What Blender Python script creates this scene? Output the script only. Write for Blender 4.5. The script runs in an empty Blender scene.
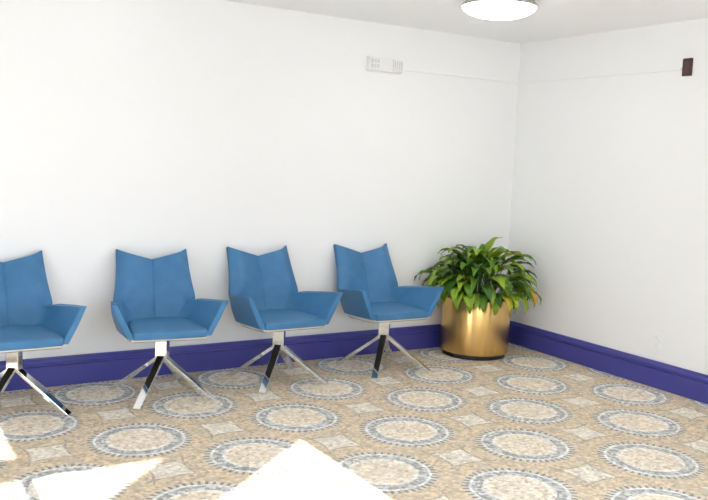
import bpy, bmesh, math, random
from mathutils import Vector, Matrix

scene = bpy.context.scene
col = scene.collection
rnd = random.Random(7)

# ------------------------------------------------------------------ camera
YAW, PITCH, ROLL, CAM_H = 0.5497, 0.1101, 0.0425, 1.5
FOCAL_PX = 825.1
cy, sy, cp, sp = math.cos(YAW), math.sin(YAW), math.cos(PITCH), math.sin(PITCH)
fwd = Vector((sy * cp, cy * cp, -sp))
right0 = Vector((cy, -sy, 0))
up0 = right0.cross(fwd)
right = math.cos(ROLL) * right0 + math.sin(ROLL) * up0
up = -math.sin(ROLL) * right0 + math.cos(ROLL) * up0
cam_data = bpy.data.cameras.new('camera')
cam_data.sensor_width = 36.0
cam_data.lens = FOCAL_PX / 708.0 * 36.0
cam = bpy.data.objects.new('camera', cam_data)
m = Matrix.Identity(4)
for i, v in enumerate((right, up, -fwd)):
    m[0][i], m[1][i], m[2][i] = v
m.translation = Vector((0, 0, CAM_H))
cam.matrix_world = m
col.objects.link(cam)
scene.camera = cam

# ------------------------------------------------------------------ world, sun, exposure
world = bpy.data.worlds.new('sky')
scene.world = world
world.use_nodes = True
bg = world.node_tree.nodes['Background']
bg.inputs['Color'].default_value = (0.83, 0.885, 1.0, 1)
bg.inputs['Strength'].default_value = 8.6

SUN_TAN = 0.415                                   # low sun shining through the street-side glazing
sun_data = bpy.data.lights.new('sun', 'SUN')
sun_data.energy = 17.0
sun_data.color = (1.0, 0.97, 0.93)
sun_data.angle = math.radians(0.25)
sun = bpy.data.objects.new('sun', sun_data)
sun.rotation_euler = Vector((0.0, -1.0, SUN_TAN)).to_track_quat('Z', 'Y').to_euler()
sun.location = (0, -12, 5)
col.objects.link(sun)

vs = scene.view_settings
vs.view_transform = 'Standard'
vs.look = 'None'
vs.gamma = 1.0
vs.use_curve_mapping = False
vs.exposure = 0.17
scene.cycles.use_denoising = True
scene.cycles.diffuse_bounces = 8
scene.cycles.max_bounces = 14

# ------------------------------------------------------------------ room numbers (metres)
YB, XR, H = 5.289, 4.781, 2.508                  # back wall, right wall, ceiling
XL, YF = -3.4, -1.2                              # left wall, street-side wall
T = 0.12


# ------------------------------------------------------------------ helpers
def mat(name, color, rough=0.6, metal=0.0, spec=0.5):
    mt = bpy.data.materials.new(name)
    mt.use_nodes = True
    b = mt.node_tree.nodes['Principled BSDF']
    b.inputs['Base Color'].default_value = (*color, 1)
    b.inputs['Roughness'].default_value = rough
    b.inputs['Metallic'].default_value = metal
    b.inputs['Specular IOR Level'].default_value = spec
    return mt


def nodes_of(mt):
    return mt.node_tree.nodes, mt.node_tree.links, mt.node_tree.nodes['Principled BSDF']


def add_noise_bump(mt, scale, strength, detail=3.0, dist=0.002):
    n, l, b = nodes_of(mt)
    tc = n.new('ShaderNodeTexCoord')
    no = n.new('ShaderNodeTexNoise')
    no.inputs['Scale'].default_value = scale
    no.inputs['Detail'].default_value = detail
    bp = n.new('ShaderNodeBump')
    bp.inputs['Strength'].default_value = strength
    bp.inputs['Distance'].default_value = dist
    l.new(tc.outputs['Object'], no.inputs['Vector'])
    l.new(no.outputs['Fac'], bp.inputs['Height'])
    l.new(bp.outputs['Normal'], b.inputs['Normal'])
    return no


def add_tint_noise(mt, c1, c2, scale, detail=3.0, stretch=(1, 1, 1)):
    n, l, b = nodes_of(mt)
    tc = n.new('ShaderNodeTexCoord')
    mp = n.new('ShaderNodeMapping')
    mp.inputs['Scale'].default_value = stretch
    no = n.new('ShaderNodeTexNoise')
    no.inputs['Scale'].default_value = scale
    no.inputs['Detail'].default_value = detail
    mx = n.new('ShaderNodeMix')
    mx.data_type = 'RGBA'
    mx.inputs['A'].default_value = (*c1, 1)
    mx.inputs['B'].default_value = (*c2, 1)
    l.new(tc.outputs['Object'], mp.inputs['Vector'])
    l.new(mp.outputs['Vector'], no.inputs['Vector'])
    l.new(no.outputs['Fac'], mx.inputs['Factor'])
    l.new(mx.outputs['Result'], b.inputs['Base Color'])


def mesh_obj(name, verts, faces, material, parent=None, smooth=False, subsurf=0, bevel=0.0, bevel_seg=2):
    me = bpy.data.meshes.new(name)
    me.from_pydata([tuple(v) for v in verts], [], faces)
    bm = bmesh.new()
    bm.from_mesh(me)
    bmesh.ops.recalc_face_normals(bm, faces=bm.faces)
    if bevel > 0:
        bmesh.ops.bevel(bm, geom=list(bm.edges), offset=bevel, segments=bevel_seg, affect='EDGES', profile=0.5)
    bm.to_mesh(me)
    bm.free()
    if material:
        me.materials.append(material)
    for p in me.polygons:
        p.use_smooth = smooth
    o = bpy.data.objects.new(name, me)
    col.objects.link(o)
    if parent:
        o.parent = parent
    if subsurf:
        s = o.modifiers.new('subdivision', 'SUBSURF')
        s.levels = s.render_levels = subsurf
    return o


def box_geo(x0, x1, y0, y1, z0, z1):
    v = [(x, y, z) for z in (z0, z1) for y in (y0, y1) for x in (x0, x1)]
    f = [(0, 1, 3, 2), (4, 6, 7, 5), (0, 4, 5, 1), (2, 3, 7, 6), (0, 2, 6, 4), (1, 5, 7, 3)]
    return v, f


def box(name, dims, material, parent=None, bevel=0.0):
    v, f = box_geo(*dims)
    return mesh_obj(name, v, f, material, parent, bevel=bevel)


def boxes(name, list_of_dims, material, parent=None):
    V, Fc = [], []
    for d in list_of_dims:
        v, f = box_geo(*d)
        Fc += [tuple(i + len(V) for i in q) for q in f]
        V += v
    return mesh_obj(name, V, Fc, material, parent)


def lathe(name, profile, material, parent=None, seg=64, smooth=True, center=(0, 0), closed=False):
    """profile: list of (r, z); r == 0 becomes one pole vertex"""
    V, rings = [], []
    for r, z in profile:
        if r < 1e-6:
            rings.append([len(V)])
            V.append((center[0], center[1], z))
        else:
            rings.append(list(range(len(V), len(V) + seg)))
            V += [(center[0] + r * math.cos(2 * math.pi * k / seg), center[1] + r * math.sin(2 * math.pi * k / seg), z)
                  for k in range(seg)]
    Fc = []
    pairs = list(zip(rings, rings[1:]))
    if closed:
        pairs.append((rings[-1], rings[0]))
    for a, b in pairs:
        for k in range(seg):
            k2 = (k + 1) % seg
            if len(a) == 1 and len(b) > 1:
                Fc.append((a[0], b[k], b[k2]))
            elif len(b) == 1 and len(a) > 1:
                Fc.append((a[k], b[0], a[k2]))
            elif len(a) > 1:
                Fc.append((a[k], a[k2], b[k2], b[k]))
    return mesh_obj(name, V, Fc, material, parent, smooth=smooth)


def grid_solid(name, front, back, material, parent=None, subsurf=2):
    """closed solid between two grids of equal size (rows of points)"""
    R, C = len(front), len(front[0])
    V = [p for row in front for p in row] + [p for row in back for p in row]
    n = R * C
    Fc = []
    for r in range(R - 1):
        for c in range(C - 1):
            a = r * C + c
            Fc.append((a, a + 1, a + C + 1, a + C))
            Fc.append((n + a, n + a + C, n + a + C + 1, n + a + 1))
    ring = [c for c in range(C)] + [r * C + C - 1 for r in range(1, R)] + \
           [(R - 1) * C + c for c in range(C - 2, -1, -1)] + [r * C for r in range(R - 2, 0, -1)]
    for a, b in zip(ring, ring[1:] + ring[:1]):
        Fc.append((a, n + a, n + b, b))
    return mesh_obj(name, V, Fc, material, parent, smooth=True, subsurf=subsurf)


def empty(name, loc, rz=0.0):
    o = bpy.data.objects.new(name, None)
    o.location = loc
    o.rotation_euler = (0, 0, rz)
    o.empty_display_size = 0.1
    col.objects.link(o)
    return o


def tag(o, label=None, cat=None, group=None, kind=None):
    if label:
        o['label'] = label
    if cat:
        o['category'] = cat
    if group:
        o['group'] = group
    if kind:
        o['kind'] = kind
    return o


def copy_tree(o, parent=None):
    c = o.copy()
    col.objects.link(c)
    if parent:
        c.parent = parent
    for ch in [x for x in bpy.data.objects if x.parent == o]:
        copy_tree(ch, c)
    return c


def lerp(a, b, t):
    return a + (b - a) * t


def spline(points, t):
    """Catmull-Rom through points (tuples), t in 0..1"""
    n = len(points) - 1
    x = min(max(t, 0.0), 1.0) * n
    i = min(int(x), n - 1)
    f = x - i
    p = [Vector(points[min(max(k, 0), n)]) for k in (i - 1, i, i + 1, i + 2)]
    if i == 0:
        p[0] = 2 * p[1] - p[2]
    if i == n - 1:
        p[3] = 2 * p[2] - p[1]
    return 0.5 * (2 * p[1] + (p[2] - p[0]) * f + (2 * p[0] - 5 * p[1] + 4 * p[2] - p[3]) * f * f
                  + (3 * p[1] - p[0] - 3 * p[2] + p[3]) * f ** 3)


# ------------------------------------------------------------------ materials
M = {}
M['wall'] = mat('wall_paint', (0.86, 0.858, 0.854), 0.7, spec=0.3)
add_noise_bump(M['wall'], 60, 0.06)
M['ceiling'] = mat('ceiling_paint', (0.92, 0.92, 0.92), 0.8, spec=0.2)
add_noise_bump(M['ceiling'], 80, 0.08)
M['purple'] = mat('purple_satin_paint', (0.060, 0.050, 0.32), 0.38)
add_tint_noise(M['purple'], (0.050, 0.053, 0.275), (0.060, 0.063, 0.31), 6)
M['blue'] = mat('blue_upholstery', (0.047, 0.178, 0.36), 0.5, spec=0.4)
add_tint_noise(M['blue'], (0.034, 0.145, 0.305), (0.062, 0.212, 0.415), 14, 4)
add_noise_bump(M['blue'], 420, 0.12, 2, 0.001)
M['seam'] = mat('blue_stitching', (0.03, 0.12, 0.28), 0.7)
M['chrome'] = mat('polished_chrome', (0.80, 0.81, 0.82), 0.06, 1.0)
add_noise_bump(M['chrome'], 30, 0.02)
M['pan'] = mat('cream_seat_pan', (0.72, 0.68, 0.58), 0.5)
M['dark_sheet'] = mat('dark_reflection_sheet', (0.02, 0.02, 0.02), 0.5)
M['brass'] = mat('brushed_brass', (0.78, 0.52, 0.20), 0.2, 1.0)
_b = M['brass'].node_tree.nodes['Principled BSDF']
_b.inputs['Anisotropic'].default_value = 0.8
_b.inputs['Anisotropic Rotation'].default_value = 0.25
_tg = M['brass'].node_tree.nodes.new('ShaderNodeTangent')
_tg.direction_type = 'RADIAL'
_tg.axis = 'Z'
M['brass'].node_tree.links.new(_tg.outputs['Tangent'], _b.inputs['Tangent'])
_b.inputs['Roughness'].default_value = 0.24
add_tint_noise(M['brass'], (0.72, 0.45, 0.15), (0.84, 0.58, 0.24), 5, 4, (4, 4, 0.6))
M['plinth'] = mat('dark_plinth', (0.012, 0.012, 0.02), 0.5)
M['soil'] = mat('potting_soil', (0.03, 0.02, 0.013), 0.95)
add_noise_bump(M['soil'], 60, 1.0, 5, 0.02)
M['white'] = mat('white_plastic', (0.80, 0.80, 0.78), 0.4)
M['slot'] = mat('grey_plastic', (0.62, 0.62, 0.61), 0.5)
M['brown'] = mat('brown_plastic', (0.045, 0.022, 0.014), 0.45)
M['brown_mid'] = mat('red_brown_plastic', (0.085, 0.030, 0.020), 0.45)
M['grey_metal'] = mat('grey_metal', (0.45, 0.45, 0.45), 0.35, 0.8)
M['frame'] = mat('window_frame_paint', (0.72, 0.72, 0.70), 0.5)
M['beam'] = mat('beam_paint', (0.6, 0.58, 0.54), 0.7)
M['ground'] = mat('pale_concrete', (0.66, 0.66, 0.65), 0.9)
add_noise_bump(M['ground'], 8, 0.3)

gl = bpy.data.materials.new('window_glass')
gl.use_nodes = True
n, l = gl.node_tree.nodes, gl.node_tree.links
n.remove(n['Principled BSDF'])
tr = n.new('ShaderNodeBsdfTransparent')
tr.inputs['Color'].default_value = (0.97, 0.98, 0.975, 1)
gs = n.new('ShaderNodeBsdfGlossy')
gs.inputs['Roughness'].default_value = 0.02
fr = n.new('ShaderNodeFresnel')
fr.inputs['IOR'].default_value = 1.2
mx = n.new('ShaderNodeMixShader')
l.new(fr.outputs['Fac'], mx.inputs['Fac'])
l.new(tr.outputs['BSDF'], mx.inputs[1])
l.new(gs.outputs['BSDF'], mx.inputs[2])
l.new(mx.outputs['Shader'], n['Material Output'].inputs['Surface'])
M['glass'] = gl

# opal glass of the ceiling lamp: it is switched on
M['opal'] = mat('opal_glass', (0.9, 0.9, 0.88), 0.3)
_b = M['opal'].node_tree.nodes['Principled BSDF']
_b.inputs['Emission Color'].default_value = (1.0, 0.98, 0.94, 1)
_b.inputs['Emission Strength'].default_value = 12.0


def carpet_material():
    """printed carpet: medallions on a square lattice turned 45 degrees to the walls"""
    mt = mat('medallion_carpet', (0.6, 0.5, 0.4), 0.95, spec=0.1)
    n, l, b = nodes_of(mt)
    A, OX, OY = 0.6479, 3.0923, 3.1929

    def val(op, a, c=None, d=None):
        x = n.new('ShaderNodeMath')
        x.operation = op
        for i, s in enumerate((a, c, d)):
            if s is None:
                continue
            if isinstance(s, (int, float)):
                x.inputs[i].default_value = s
            else:
                l.new(s, x.inputs[i])
        return x.outputs[0]

    def mixc(f, a, c, blend='MIX'):
        x = n.new('ShaderNodeMix')
        x.data_type = 'RGBA'
        x.blend_type = blend
        if isinstance(f, (int, float)):
            x.inputs['Factor'].default_value = f
        else:
            l.new(f, x.inputs['Factor'])
        for key, s in (('A', a), ('B', c)):
            if isinstance(s, tuple):
                x.inputs[key].default_value = (*s, 1)
            else:
                l.new(s, x.inputs[key])
        return x.outputs['Result']

    tc = n.new('ShaderNodeTexCoord')
    sep = n.new('ShaderNodeSeparateXYZ')
    # slight wobble of the print
    wob = n.new('ShaderNodeTexNoise')
    wob.inputs['Scale'].default_value = 45
    wob.inputs['Detail'].default_value = 2
    l.new(tc.outputs['Object'], wob.inputs['Vector'])
    vm = n.new('ShaderNodeVectorMath')
    vm.operation = 'MULTIPLY_ADD'
    vm.inputs[1].default_value = (0.014, 0.014, 0)
    l.new(wob.outputs['Color'], vm.inputs[0])
    l.new(tc.outputs['Object'], vm.inputs[2])
    l.new(vm.outputs['Vector'], sep.inputs[0])
    dx = val('SUBTRACT', sep.outputs['X'], OX + 0.007)
    dy = val('SUBTRACT', sep.outputs['Y'], OY + 0.007)
    k = math.sqrt(0.5) / A
    u = val('MULTIPLY', val('SUBTRACT', dx, dy), k)
    v = val('MULTIPLY', val('ADD', dx, dy), k)
    fu = val('SUBTRACT', u, val('ROUND', u))
    fv = val('SUBTRACT', v, val('ROUND', v))
    r = val('MULTIPLY', val('SQRT', val('ADD', val('MULTIPLY', fu, fu), val('MULTIPLY', fv, fv))), A)
    ang = val('DIVIDE', val('ARCTAN2', fv, fu), 2 * math.pi)

    # small mosaic cells
    vor = n.new('ShaderNodeTexVoronoi')
    vor.inputs['Scale'].default_value = 58
    l.new(tc.outputs['Object'], vor.inputs['Vector'])
    cell = n.new('ShaderNodeSeparateColor')
    l.new(vor.outputs['Color'], cell.inputs[0])
    big = n.new('ShaderNodeTexNoise')
    big.inputs['Scale'].default_value = 14
    big.inputs['Detail'].default_value = 4
    big.inputs['Roughness'].default_value = 0.7
    l.new(tc.outputs['Object'], big.inputs['Vector'])
    bigs = n.new('ShaderNodeMapRange')
    bigs.inputs['From Min'].default_value = 0.35
    bigs.inputs['From Max'].default_value = 0.65
    l.new(big.outputs['Fac'], bigs.inputs['Value'])

    CREAM, CREAM2 = (0.71, 0.67, 0.60), (0.63, 0.58, 0.50)
    TAN, TAN2 = (0.65, 0.52, 0.365), (0.53, 0.475, 0.38)
    GREY, GREYL = (0.33, 0.335, 0.33), (0.54, 0.54, 0.53)
    PALE = (0.68, 0.69, 0.68)
    BROWN = (0.33, 0.27, 0.21)
    disc = mixc(bigs.outputs[0], (0.71, 0.65, 0.555), (0.67, 0.58, 0.46))
    rim = mixc(cell.outputs[0], (0.73, 0.70, 0.64), (0.69, 0.65, 0.58))
    greyr = mixc(val('GREATER_THAN', cell.outputs[1], 0.5), GREY, GREYL)
    blot = n.new('ShaderNodeTexNoise')
    blot.inputs['Scale'].default_value = 26
    blot.inputs['Detail'].default_value = 3
    l.new(tc.outputs['Object'], blot.inputs['Vector'])
    blm = n.new('ShaderNodeMapRange')
    blm.inputs['From Min'].default_value = 0.52
    blm.inputs['From Max'].default_value = 0.64
    blm.inputs['To Max'].default_value = 0.5
    l.new(blot.outputs['Fac'], blm.inputs['Value'])
    tan = mixc(blm.outputs[0], mixc(bigs.outputs[0], TAN, TAN2), (0.42, 0.33, 0.23))
    cream = mixc(bigs.outputs[0], CREAM, CREAM2)
    dash = val('LESS_THAN', val('FRACT', val('MULTIPLY', ang, 46)), 0.42)
    dashes = mixc(dash, (0.57, 0.52, 0.44), (0.25, 0.245, 0.24))
    cur = disc
    RO = 0.370
    for edge, c in ((0.146, rim), (0.172, greyr), (0.220, PALE), (0.235, dashes), (0.266, tan), (RO, cream)):
        s = n.new('ShaderNodeMapRange')
        s.inputs['From Min'].default_value = edge - 0.003
        s.inputs['From Max'].default_value = edge + 0.003
        l.new(r, s.inputs['Value'])
        cur = mixc(s.outputs[0], cur, c)
    # thin brown outlines of the overlapping large circles
    af, ag = val('ABSOLUTE', fu), val('ABSOLUTE', fv)
    bf, bg_ = val('SUBTRACT', 1.0, af), val('SUBTRACT', 1.0, ag)
    r2 = val('MULTIPLY', val('SQRT', val('ADD', val('MULTIPLY', bf, bf), val('MULTIPLY', fv, fv))), A)
    r3 = val('MULTIPLY', val('SQRT', val('ADD', val('MULTIPLY', fu, fu), val('MULTIPLY', bg_, bg_))), A)
    ln = None
    for rr in (r, r2, r3):
        q = val('LESS_THAN', val('ABSOLUTE', val('SUBTRACT', rr, RO)), 0.007)
        ln = q if ln is None else val('MAXIMUM', ln, q)
    near = val('LESS_THAN', val('ADD', val('MULTIPLY', val('SUBTRACT', 0.5, af), val('SUBTRACT', 0.5, af)),
                                val('MULTIPLY', val('SUBTRACT', 0.5, ag), val('SUBTRACT', 0.5, ag))), 0.30 ** 2)
    ln = val('MULTIPLY', ln, near)
    ln = val('MULTIPLY', ln, val('MULTIPLY', val('GREATER_THAN', cell.outputs[2], 0.3), 0.75))
    cur = mixc(ln, cur, BROWN)
    # a faint brown speckle everywhere, and cell-by-cell brightness
    sp_ = mixc(val('MULTIPLY', val('GREATER_THAN', cell.outputs[0], 0.80), 0.38), cur, (0.34, 0.27, 0.20))
    br = n.new('ShaderNodeMapRange')
    br.inputs['To Min'].default_value = 0.96
    br.inputs['To Max'].default_value = 1.34
    l.new(cell.outputs[2], br.inputs['Value'])
    cmb = n.new('ShaderNodeCombineColor')
    for i in range(3):
        l.new(br.outputs[0], cmb.inputs[i])
    fin = mixc(1.0, sp_, cmb.outputs[0], 'MULTIPLY')
    l.new(fin, b.inputs['Base Color'])
    bp = n.new('ShaderNodeBump')
    bp.inputs['Strength'].default_value = 0.25
    bp.inputs['Distance'].default_value = 0.003
    fine = n.new('ShaderNodeTexNoise')
    fine.inputs['Scale'].default_value = 350
    l.new(tc.outputs['Object'], fine.inputs['Vector'])
    l.new(fine.outputs['Fac'], bp.inputs['Height'])
    l.new(bp.outputs['Normal'], b.inputs['Normal'])
    return mt


M['carpet'] = carpet_material()

# ------------------------------------------------------------------ the room
def struct(o):
    return tag(o, kind='structure')


struct(box('floor', (XL - T, XR + T, YF - T, YB + T, -0.1, 0.0), M['carpet']))
struct(box('ceiling', (XL - T, XR + T, YF - T, YB + T, H, H + 0.12), M['ceiling']))
struct(box('wall_back', (XL - T, XR + T, YB, YB + T, 0, H), M['wall']))
RW = (-0.95, 1.55)                                # unseen window, added in the right wall to brighten corner and ceiling
struct(boxes('wall_right', [(XR, XR + T, YF - T, RW[0], 0, H), (XR, XR + T, RW[1], YB, 0, H),
                            (XR, XR + T, RW[0], RW[1], 0, 0.45), (XR, XR + T, RW[0], RW[1], 2.44, H)], M['wall']))

# street-side wall behind the camera: invented glazing, shaped to cast the sun patches, left of x = 2.03
yc = YF - T / 2
ZT0 = (3.80 - yc + 0.03) * SUN_TAN + 0.025                       # transom: underside and top
ZT1 = (4.09 - yc - 0.03) * SUN_TAN - 0.025
XJ = 2.055
mull = [-0.355, 0.645]
wf = []
wf.append((XJ, XR, YF - T, YF, 0, H))                            # solid pier
wf.append((XL - T, mull[0], YF - T, YF, 0, H))                   # solid wall on the left
wf.append((mull[0], XJ, YF - T, YF, 0, 1.25))                     # wall below the sill
wf.append((0.675, XJ, YF - T, YF, ZT0, H))                       # panel above the right-hand pane, shaped to block sun
struct(boxes('wall_front', wf, M['wall']))


def window(idx, x0, x1, z0, z1, axis='y', pos=0.0):  # unseen windows, invented for the daylight and sun patches
    """frame of four bars and a pane; axis: the wall normal"""
    w = 0.025
    root = empty('window_%d' % idx, ((x0 + x1) / 2, pos, z0) if axis == 'y' else (pos, (x0 + x1) / 2, z0))
    struct(root)
    hw, hz = (x1 - x0) / 2, z1 - z0

    def part(nm, a0, a1, d0, d1, c0, c1, mtl):
        dims = (a0, a1, d0, d1, c0, c1) if axis == 'y' else (d0, d1, a0, a1, c0, c1)
        return box(nm, dims, mtl, root)
    part('frame_rail', -hw, hw, -0.03, 0.03, 0, w, M['frame'])
    part('frame_rail', -hw, hw, -0.03, 0.03, hz - w, hz, M['frame'])
    part('frame_post', -hw, -hw + w, -0.03, 0.03, w, hz - w, M['frame'])
    part('frame_post', hw - w, hw, -0.03, 0.03, w, hz - w, M['frame'])
    part('pane', -hw + w, hw - w, -0.003, 0.003, w, hz - w, M['glass'])
    return root


wi = 1
for a, c in zip(mull, mull[1:]):
    window(wi, a, c, 1.25, ZT0, 'y', yc)
    window(wi + 1, a, c + (0.03 if c > 0.6 else 0), ZT1, H, 'y', yc)
    wi += 2
window(wi, mull[-1], XJ, 1.25, ZT0, 'y', yc)
wi += 1
struct(box('trim_1', (mull[0], 0.675, yc - 0.03, yc + 0.03, ZT0, ZT1), M['frame']))
# unseen sloping beam, added outside so its shadow cuts the sun patch diagonally
def beam_z(y, x):
    return (y - YF) * SUN_TAN


yb_ = YF - T - 0.12
dz_ = (YF - yb_) * SUN_TAN
P1 = [(x, (3.771 + (x - 1.256) * 1.01 - YF) * SUN_TAN + dz_) for x in (2.3, -0.2)]
P2 = [(x, (3.813 + (x - 2.044) * 0.787 - YF) * SUN_TAN + dz_) for x in (2.3, -0.2)]
quad = [P1[0], P1[1], P2[1], P2[0]]
v = [(x, yb_ - d, z) for d in (0.0, 0.04) for x, z in quad]
struct(mesh_obj('shadow_beam', v, [(0, 1, 2, 3), (7, 6, 5, 4), (0, 4, 5, 1), (1, 5, 6, 2), (2, 6, 7, 3), (3, 7, 4, 0)], M['beam']))

# left wall, its window invented for daylight from the side
LW = [(-0.9, 1.2)]
wl, yprev = [], YF
for a, c in LW:
    wl.append((XL - T, XL, yprev, a, 0, H))
    wl += [(XL - T, XL, a, c, 0, 0.45), (XL - T, XL, a, c, 2.4, H)]
    yprev = c
wl.append((XL - T, XL, yprev, YB, 0, H))
struct(boxes('wall_left', wl, M['wall']))
for a, c in LW:
    window(wi, a, c, 0.45, 2.4, 'x', XL - T / 2)
    wi += 1
window(wi, RW[0], RW[1], 0.45, 2.44, 'x', XR + T / 2)
struct(box('ground', (-25, 25, -25, 25, -0.35, -0.12), M['ground']))

# baseboards: flat board, groove and a moulded cap
HB = 0.187
prof = [(0, 0), (0.018, 0), (0.018, 0.130), (0.013, 0.1335), (0.013, 0.138), (0.022, 0.142), (0.023, 0.158),
        (0.019, 0.168), (0.011, 0.178), (0.010, HB), (0, HB)]


def baseboard(name, p0, p1, nrm):
    V = []
    for p in (p0, p1):
        for d, z in prof:
            V.append((p[0] + nrm[0] * d, p[1] + nrm[1] * d, z))
    k = len(prof)
    Fc = [(i, (i + 1) % k, k + (i + 1) % k, k + i) for i in range(k)] + [tuple(range(k)), tuple(range(2 * k - 1, k - 1, -1))]
    return struct(mesh_obj(name, V, Fc, M['purple']))


baseboard('baseboard_back', (XL, YB), (XR, YB), (0, -1))
baseboard('baseboard_right', (XR, YF), (XR, YB - 0.0235), (-1, 0))
baseboard('baseboard_left', (XL, YF), (XL, YB - 0.0235), (1, 0))


# ------------------------------------------------------------------ swivel armchairs
def make_chair():
    root = empty('swivel_armchair', (0, 0, 0))

    # ---- backrest: two puffed panels meeting in a recessed seam, V-notched top
    edge = [(0.185, 0.170, 0.405), (0.232, 0.204, 0.48), (0.261, 0.232, 0.552), (0.246, 0.262, 0.635), (0.232, 0.314, 0.745),
            (0.225, 0.377, 0.870)]
    mid = [(0, 0.160, 0.405), (0, 0.200, 0.455), (0, 0.242, 0.545), (0, 0.283, 0.63), (0, 0.325, 0.715), (0, 0.366, 0.801)]
    us = [0, 0.018, 0.05, 0.14, 0.3, 0.46, 0.6, 0.70, 0.78, 0.88, 0.955, 0.985, 1.0]
    ridge = [(0.0,), (0.22,), (0.42,), (0.62,), (0.82,), (0.98,), (0.98,), (0.55,), (0.0,)]
    vsamp = [0, 0.02, 0.08, 0.2, 0.32, 0.44, 0.56, 0.68, 0.8, 0.9, 0.955, 0.985, 1.0]

    def back_pt(u, v):
        au = abs(u)
        e, c = spline(edge, v), spline(mid, v)
        p = c.lerp(e, au)
        p.x *= 1 if u >= 0 else -1
        rr = spline([(a[0], 0, 0) for a in ridge], au).x
        p.y -= 0.052 * rr * (lambda q: q * q * (3 - 2 * q))(min(1.0, max(0.0, (v - 0.22) / 0.45)))
        if au < 0.03:
            p.y += 0.005 * (1 - au / 0.03)
        return p
    U = [-x for x in reversed(us[1:])] + us
    front = [[back_pt(u, v) for u in U] for v in vsamp]
    off = Vector((0, 0.040, -0.016))
    back = [[p + off * (0.85 if abs(u) > 0.9 else 1.0) for p, u in zip(row, U)] for row in front]
    br = grid_solid('backrest', front, back, M['blue'], root)
    # stitched centre seam
    sv, sf = [], []
    N = 24
    for i in range(N + 1):
        v = lerp(0.10, 0.992, i / N)
        p = back_pt(0, v)
        for dx in (-0.0022, 0.0022):
            sv.append((dx, p.y - 0.0005, p.z))
        for dx in (0.0022, -0.0022):
            sv.append((dx, p.y + 0.004, p.z - 0.001))
    for i in range(N):
        for k in range(4):
            a, b_ = i * 4 + k, i * 4 + (k + 1) % 4
            sf.append((a, b_, b_ + 4, a + 4))
    sf += [(0, 1, 2, 3), (N * 4 + 3, N * 4 + 2, N * 4 + 1, N * 4)]
    mesh_obj('seam', sv, sf, M['seam'], br)

    # ---- armrests: thin wings flaring outwards to a pointed front corner
    out_b = [(0.205, 0.200, 0.388), (0.250, 0.165, 0.388), (0.252, 0.04, 0.394), (0.250, -0.10, 0.401), (0.246, -0.226, 0.408)]
    out_t = [(0.262, 0.245, 0.545), (0.280, 0.205, 0.562), (0.299, 0.07, 0.581), (0.320, -0.08, 0.602), (0.344, -0.238, 0.620)]
    in_b = [(0.085, 0.172, 0.40), (0.152, 0.138, 0.40), (0.182, 0.03, 0.40), (0.196, -0.10, 0.402), (0.208, -0.228, 0.409)]
    in_t = [(0.165, 0.250, 0.540), (0.226, 0.188, 0.556), (0.258, 0.045, 0.576), (0.282, -0.09, 0.597), (0.308, -0.234, 0.615)]
    ss = [0, 0.02, 0.12, 0.28, 0.44, 0.60, 0.76, 0.92, 0.99, 1.0]
    vv = [0, 0.02, 0.12, 0.35, 0.6, 0.82, 0.96, 0.992, 1.0]

    def arm(side):
        def pt(lo, hi, s, v, bulge):
            p = spline(lo, s).lerp(spline(hi, s), v)
            p.x += bulge * math.sin(math.pi * v) * math.sin(math.pi * min(1, s * 0.8 + 0.1))
            p.x *= side
            return p
        fi = [[pt(in_b, in_t, s, v, 0.006) for s in ss] for v in vv]
        fo = [[pt(out_b, out_t, s, v, 0.014) for s in ss] for v in vv]
        return grid_solid('armrest', fi, fo, M['blue'], root)
    arm(-1)
    arm(1)

    # ---- seat cushion
    wid = [(-0.248, 0.205), (-0.242, 0.218), (-0.215, 0.222), (-0.10, 0.212), (0.03, 0.198), (0.10, 0.183), (0.145, 0.155),
           (0.172, 0.115), (0.182, 0.075)]
    uu = [-1, -0.97, -0.85, -0.5, 0, 0.5, 0.85, 0.97, 1]
    top, bot = [], []
    for i, (y, w) in enumerate(wid):
        tr_, br_ = [], []
        for u in uu:
            crown = 0.012 * (1 - u * u) * (1 - ((y + 0.03) / 0.24) ** 2)
            zt = 0.449 + crown - (0.008 if i == 0 else 0.0)
            yy = y - (0.008 * (1 - u * u) if i < 3 else 0)
            tr_.append(Vector((u * w, yy, zt)))
            br_.append(Vector((u * w, yy + (0.006 if i < 2 else 0), 0.404)))
        top.append(tr_)
        bot.append(br_)
    grid_solid('seat', top, bot, M['blue'], root)

    # ---- pale pan below the upholstery
    plan = [(-0.225, -0.222), (0.225, -0.222), (0.238, -0.10), (0.238, 0.10), (0.225, 0.155), (0.17, 0.185), (0, 0.19),
            (-0.17, 0.185), (-0.225, 0.155), (-0.238, 0.10), (-0.238, -0.10)]
    k = len(plan)

    def zb(y):
        return 0.408 - 0.020 * (y + 0.222) / 0.4
    V = [(x * 0.97, y * 0.97, zb(y) - 0.020) for x, y in plan] + [(x, y, zb(y) + 0.001) for x, y in plan]
    Fc = [tuple(range(k)), tuple(range(2 * k - 1, k - 1, -1))] + [(i, (i + 1) % k, k + (i + 1) % k, k + i) for i in range(k)]
    pan = mesh_obj('seat_pan', V, Fc, M['pan'], root)
    V = [(x * 0.95, y * 0.95, zb(y) - 0.024) for x, y in plan] + [(x * 0.95, y * 0.95, zb(y) - 0.0195) for x, y in plan]
    mesh_obj('reflection_sheet', V, Fc, M['dark_sheet'], pan)  # black sheet added under the pan to darken reflections in the chrome

    # ---- square column turned 45 degrees, four flat bar legs
    base = math.radians(-45)
    R = Matrix.Rotation(base, 3, 'Z')
    v, f = box_geo(-0.038, 0.038, -0.024, 0.024, 0.236, 0.392)
    mesh_obj('column', [R @ Vector(p) for p in v], f, M['chrome'], root, bevel=0.003)
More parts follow.
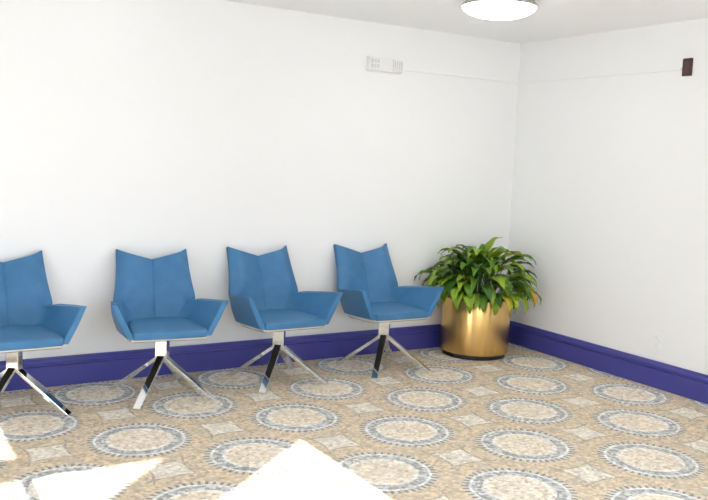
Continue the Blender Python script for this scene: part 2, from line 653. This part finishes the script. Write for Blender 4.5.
    rp = [(0.012, 0.258), (0.346, 0.012), (0.341, 0.0), (0.318, 0.0), (0.012, 0.233)]
    for q in range(4):
        a = math.radians(45 + 90 * q)
        d, s = Vector((math.cos(a), math.sin(a), 0)), Vector((-math.sin(a), math.cos(a), 0))
        V = [d * r + s * w + Vector((0, 0, z)) for w in (-0.0225, 0.0225) for r, z in rp]
        Fc = [(0, 1, 2, 3, 4), (9, 8, 7, 6, 5)] + [(i, (i + 1) % 5, 5 + (i + 1) % 5, 5 + i) for i in range(5)]
        mesh_obj('leg', V, Fc, M['chrome'], root, bevel=0.002)
    return root


spots = [(0.768, 4.875, 0.010, 'leftmost blue armchair, half cut off by the left edge of the photo'),
         (1.614, 4.838, -0.117, 'second blue armchair from the left, facing the camera most squarely'),
         (2.422, 4.862, 0.006, 'third blue armchair from the left, between two other blue armchairs'),
         (3.270, 4.873, -0.024, 'rightmost blue armchair, standing beside the brass planter')]
first = make_chair()
for i, (x, y, a, lab) in enumerate(spots):
    o = first if i == 0 else copy_tree(first)
    o.location = (x, y, 0)
    o.rotation_euler = (0, 0, a)
    for ch in o.children:                                           # the seat swivels, the base stays square to the wall
        if ch.name.split('.')[0] in ('column', 'leg'):
            ch.rotation_euler = (0, 0, 0.04 - a)
    tag(o, lab, 'armchair', 'blue swivel armchairs along the wall')

# ------------------------------------------------------------------ brass planter
PX, PY = 4.214, 4.990
pot = tag(empty('brass_planter', (PX, PY, 0)), 'round polished brass planter in the corner holding a leafy plant', 'planter')
lathe('body', [(0, 0.036), (0.264, 0.036), (0.269, 0.038), (0.270, 0.042), (0.270, 0.455), (0.268, 0.460), (0.262, 0.460),
               (0.260, 0.455), (0.260, 0.05), (0, 0.05)], M['brass'], pot, 96)
lathe('plinth', [(0, 0), (0.246, 0), (0.246, 0.036), (0, 0.036)], M['plinth'], pot, 64, smooth=False)
lathe('soil', [(0, 0.05), (0.2595, 0.05), (0.2595, 0.405), (0.2, 0.415), (0, 0.425)], M['soil'], pot, 48)

# ------------------------------------------------------------------ plant
leaf_mats = []
for nm, c1, c2 in (('leaf_deep', (0.022, 0.085, 0.008), (0.06, 0.17, 0.012)),
                   ('leaf_green', (0.07, 0.20, 0.012), (0.15, 0.31, 0.018)),
                   ('leaf_lime', (0.20, 0.36, 0.020), (0.33, 0.46, 0.030)),
                   ('leaf_yellow', (0.42, 0.40, 0.04), (0.55, 0.42, 0.03)),
                   ('leaf_orange', (0.65, 0.38, 0.03), (0.70, 0.30, 0.02))):
    mt = mat(nm, c1, 0.33, spec=0.5)
    add_tint_noise(mt, c1, c2, 9, 3)
    nn, ll, bb = nodes_of(mt)
    t_ = nn.new('ShaderNodeBsdfTranslucent')
    t_.inputs['Color'].default_value = (c2[0] * 1.3, c2[1] * 1.3, c2[2], 1)
    mm = nn.new('ShaderNodeMixShader')
    mm.inputs['Fac'].default_value = 0.18
    ll.new(bb.outputs['BSDF'], mm.inputs[1])
    ll.new(t_.outputs['BSDF'], mm.inputs[2])
    ll.new(mm.outputs['Shader'], nn['Material Output'].inputs['Surface'])
    leaf_mats.append(mt)
M['stalk'] = mat('leaf_stalk', (0.06, 0.15, 0.02), 0.5)
plant = tag(empty('potted_plant', (PX, PY, 0.42)), 'bushy green plant with broad pointed leaves in the brass planter', 'plant')


def leaf(az, base_r, rise, reach, blade, width, droop, mtl, twist):
    """stalk arcs from the soil, blade continues it and droops"""
    d = Vector((math.cos(az), math.sin(az), 0))
    s = Vector((-math.sin(az), math.cos(az), 0))
    p0 = d * base_r
    p1 = d * (base_r + reach * 0.35) + Vector((0, 0, rise * 0.75))
    p2 = d * (base_r + reach) + Vector((0, 0, rise))
    pts = []
    for i in range(7):
        t = i / 6
        pts.append((1 - t) ** 2 * p0 + 2 * t * (1 - t) * p1 + t * t * p2)
    direction = (p2 - p1).normalized()
    # blade centre line
    NB = 9
    cl = [p2.copy()]
    ang = math.atan2(direction.z, direction.dot(d))
    for i in range(NB):
        ang -= droop / NB * (0.5 + i / NB)
        cl.append(cl[-1] + (d * math.cos(ang) + Vector((0, 0, math.sin(ang)))) * (blade / NB) + s * twist * (i / NB) * blade / NB)
    V, Fc = [], []
    for i, c in enumerate(cl):
        t = i / NB
        w = width * 0.5 * (math.sin(math.pi * min(1, t * 0.93 + 0.055) ** 0.78)) ** 0.9 if t < 1 else 0.0012
        tan = (cl[min(i + 1, NB)] - cl[max(i - 1, 0)]).normalized()
        side = (s + twist * 0.4 * Vector((0, 0, 1))).normalized()
        nrm = side.cross(tan).normalized()
        if nrm.z < 0:
            nrm = -nrm
        wave = 0.05 * width * math.sin(t * 14 + az * 5)
        V += [c - side * w + nrm * (0.22 * w + wave), c - side * w * 0.5 + nrm * 0.06 * w, c - nrm * 0.10 * w * (1 if w > .003 else 0),
              c + side * w * 0.5 + nrm * 0.06 * w, c + side * w + nrm * (0.22 * w - wave)]
    for i in range(NB):
        for k in range(4):
            a = i * 5 + k
            Fc.append((a, a + 1, a + 6, a + 5))
    lim = []
    for P in (V, pts):
        out = []
        for q in P:
            wx, wy, wz = q.x + PX, q.y + PY, q.z + 0.42
            if wy > YB - 0.03 and wz > 0.17:
                wy = YB - 0.03 - 0.15 * min(0.1, wy - YB + 0.03)
            if wx > XR - 0.03:
                wx = XR - 0.03
            rr = math.hypot(wx - PX, wy - PY)
            if wz < 0.49 and 0.20 < rr < 0.283 and P is V:          # blades lie over the rim, not through it
                if rr < 0.25 and wz > 0.44:
                    wz = 0.49
                else:
                    wx, wy = PX + (wx - PX) * 0.285 / rr, PY + (wy - PY) * 0.285 / rr
            out.append(Vector((wx - PX, wy - PY, wz - 0.42)))
        lim.append(out)
    o = mesh_obj('leaf', lim[0], Fc, mtl, plant, smooth=True)
    so = o.modifiers.new('thickness', 'SOLIDIFY')
    so.thickness = 0.0012
    SV, SF = [], []
    for q in lim[1]:
        for k in range(4):
            a = k * math.pi / 2
            SV.append(q + (s * math.cos(a) + d * math.sin(a) * 0.7 + Vector((0, 0, math.sin(a) * 0.7))) * 0.0032)
    for i in range(len(pts) - 1):
        for k in range(4):
            a, b_ = i * 4 + k, i * 4 + (k + 1) % 4
            SF.append((a, b_, b_ + 4, a + 4))
    mesh_obj('stalk', SV, SF, M['stalk'], o, smooth=True)


golden = 2.399963
cam_az = math.atan2(-PY, -PX)
cnt = 0
# (count, stalk base radius, rise, reach, blade, droop)
tiers = [(46, (0.10, 0.20), (0.09, 0.17), (0.09, 0.16), (0.19, 0.25), (1.7, 2.5)),
         (50, (0.06, 0.17), (0.17, 0.27), (0.08, 0.19), (0.19, 0.26), (1.5, 2.3)),
         (44, (0.03, 0.13), (0.25, 0.35), (0.05, 0.17), (0.18, 0.25), (1.4, 2.2)),
         (20, (0.01, 0.08), (0.31, 0.39), (0.02, 0.12), (0.16, 0.23), (1.4, 2.4))]
for ti, (num, br_, ri, re, bl, dr) in enumerate(tiers):
    for i in range(num):
        az = i * golden + ti * 0.9 + rnd.uniform(-0.2, 0.2)
        U_ = rnd.uniform
        w_ = rnd.random()
        mi = 0 if w_ < 0.20 else 1 if w_ < 0.56 else 2 if w_ < 0.975 else 3
        if ti == 0 and w_ > 0.45:
            mi = 2
        reach, blade, droop = U_(*re), U_(*bl), U_(*dr)
        wall_d = (YB - PY) / max(0.05, math.sin(az)) if math.sin(az) > 0 else 9
        if wall_d < 0.5:                                            # leaves growing towards the wall stay short and steep
            reach, blade, droop = reach * 0.5, blade * 0.75, droop + 0.6
        leaf(az, U_(*br_), U_(*ri), reach, blade, U_(0.065, 0.095), droop, leaf_mats[mi], U_(-0.35, 0.35))
# the yellowed leaf hanging on the right, and leaves hanging over the front rim
for daz, rise, reach, blade, droop, mi in ((1.15, 0.13, 0.19, 0.22, 2.3, 4), (0.95, 0.10, 0.15, 0.25, 2.4, 2), (-0.35, 0.11, 0.12, 0.25, 2.6, 2),
                                           (-0.12, 0.10, 0.12, 0.26, 2.7, 2), (0.35, 0.09, 0.12, 0.24, 2.7, 2), (0.6, 0.1, 0.13, 0.25, 2.5, 3),
                                           (-0.8, 0.10, 0.13, 0.22, 2.6, 2), (0.12, 0.10, 0.12, 0.22, 2.6, 1)):
    leaf(cam_az + daz, 0.16, rise, reach, blade, 0.075, droop, leaf_mats[mi], 0.05)

# ------------------------------------------------------------------ emergency light on the back wall
EX, EZ = 3.43, 2.208
em = tag(empty('emergency_light', (EX, YB, EZ - 0.055)), 'white twin-head emergency light high on the back wall', 'light')
box('housing', (-0.150, 0.150, -0.040, 0, 0, 0.105), M['white'], em, bevel=0.006)
for x in (-0.103, 0.103):
    hd = box('lamp_head', (x - 0.046, x + 0.046, -0.052, -0.039, 0.008, 0.098), M['white'], em, bevel=0.006)
    if x < 0:
        for r in range(2):
            for c in range(3):
                cx_, cz_ = x - 0.026 + 0.026 * c, 0.036 + 0.036 * r
                box('lens_cell', (cx_ - 0.0085, cx_ + 0.0085, -0.0535, -0.0515, cz_ - 0.013, cz_ + 0.013), M['slot'], hd)
    else:
        for c in range(4):
            cx_ = x - 0.030 + 0.020 * c
            box('lens_rib', (cx_ - 0.005, cx_ + 0.005, -0.0535, -0.0515, 0.020, 0.086), M['slot'], hd)

# cable raceway running from it round the corner to the brown box
RZ = 2.19
race = tag(empty('cable_raceway', (XR, YB, RZ)), 'thin white cable raceway running round the corner high on the walls', 'raceway')
box('channel', (EX + 0.15 - XR, 0, -0.013, 0, -0.009, 0.009), M['wall'], race, bevel=0.002)
box('channel', (-0.013, 0, 3.69 - YB, -0.013, -0.009, 0.009), M['wall'], race, bevel=0.002)

# brown box on the right wall
bb_ = tag(empty('wall_box', (XR, 3.645, 2.141)), 'small dark brown box high on the right wall', 'wall box')
box('cover', (-0.016, 0, -0.036, 0.036, 0, 0.116), M['brown'], bb_, bevel=0.004)
box('centre_plate', (-0.018, -0.015, -0.018, 0.018, 0.022, 0.094), M['brown_mid'], bb_, bevel=0.001)

# wall outlet on the right wall
ou = tag(empty('wall_outlet', (XR, 3.71, 0.27)), 'white wall outlet just above the purple baseboard', 'outlet')
box('plate', (-0.005, 0, -0.036, 0.036, 0, 0.115), M['wall'], ou, bevel=0.002)
for z in (0.034, 0.081):
    rc = box('receptacle', (-0.009, -0.005, -0.017, 0.017, z - 0.015, z + 0.015), M['wall'], ou, bevel=0.001)
    for y in (-0.006, 0.006):
        box('slot', (-0.0094, -0.0085, y - 0.0013, y + 0.0013, z - 0.004, z + 0.008), M['slot'], rc)

# ------------------------------------------------------------------ ceiling light
LX, LY = 3.437, 4.020
cl_ = tag(empty('ceiling_light', (LX, LY, H)), 'round white ceiling light with a shallow opal glass bowl', 'light')
lathe('pan', [(0, 0), (0.205, 0), (0.232, -0.030), (0.233, -0.046), (0.229, -0.046), (0.227, -0.036), (0, -0.036)], M['grey_metal'], cl_, 64)
lathe('bowl', [(0, -0.038), (0.218, -0.038), (0.226, -0.042), (0.227, -0.048), (0.218, -0.062), (0.19, -0.080), (0.145, -0.096), (0.08, -0.107),
               (0, -0.110)], M['opal'], cl_, 64)
lathe('finial', [(0, -0.109), (0.010, -0.109), (0.011, -0.112), (0.006, -0.116), (0, -0.117)], M['white'], cl_, 24)
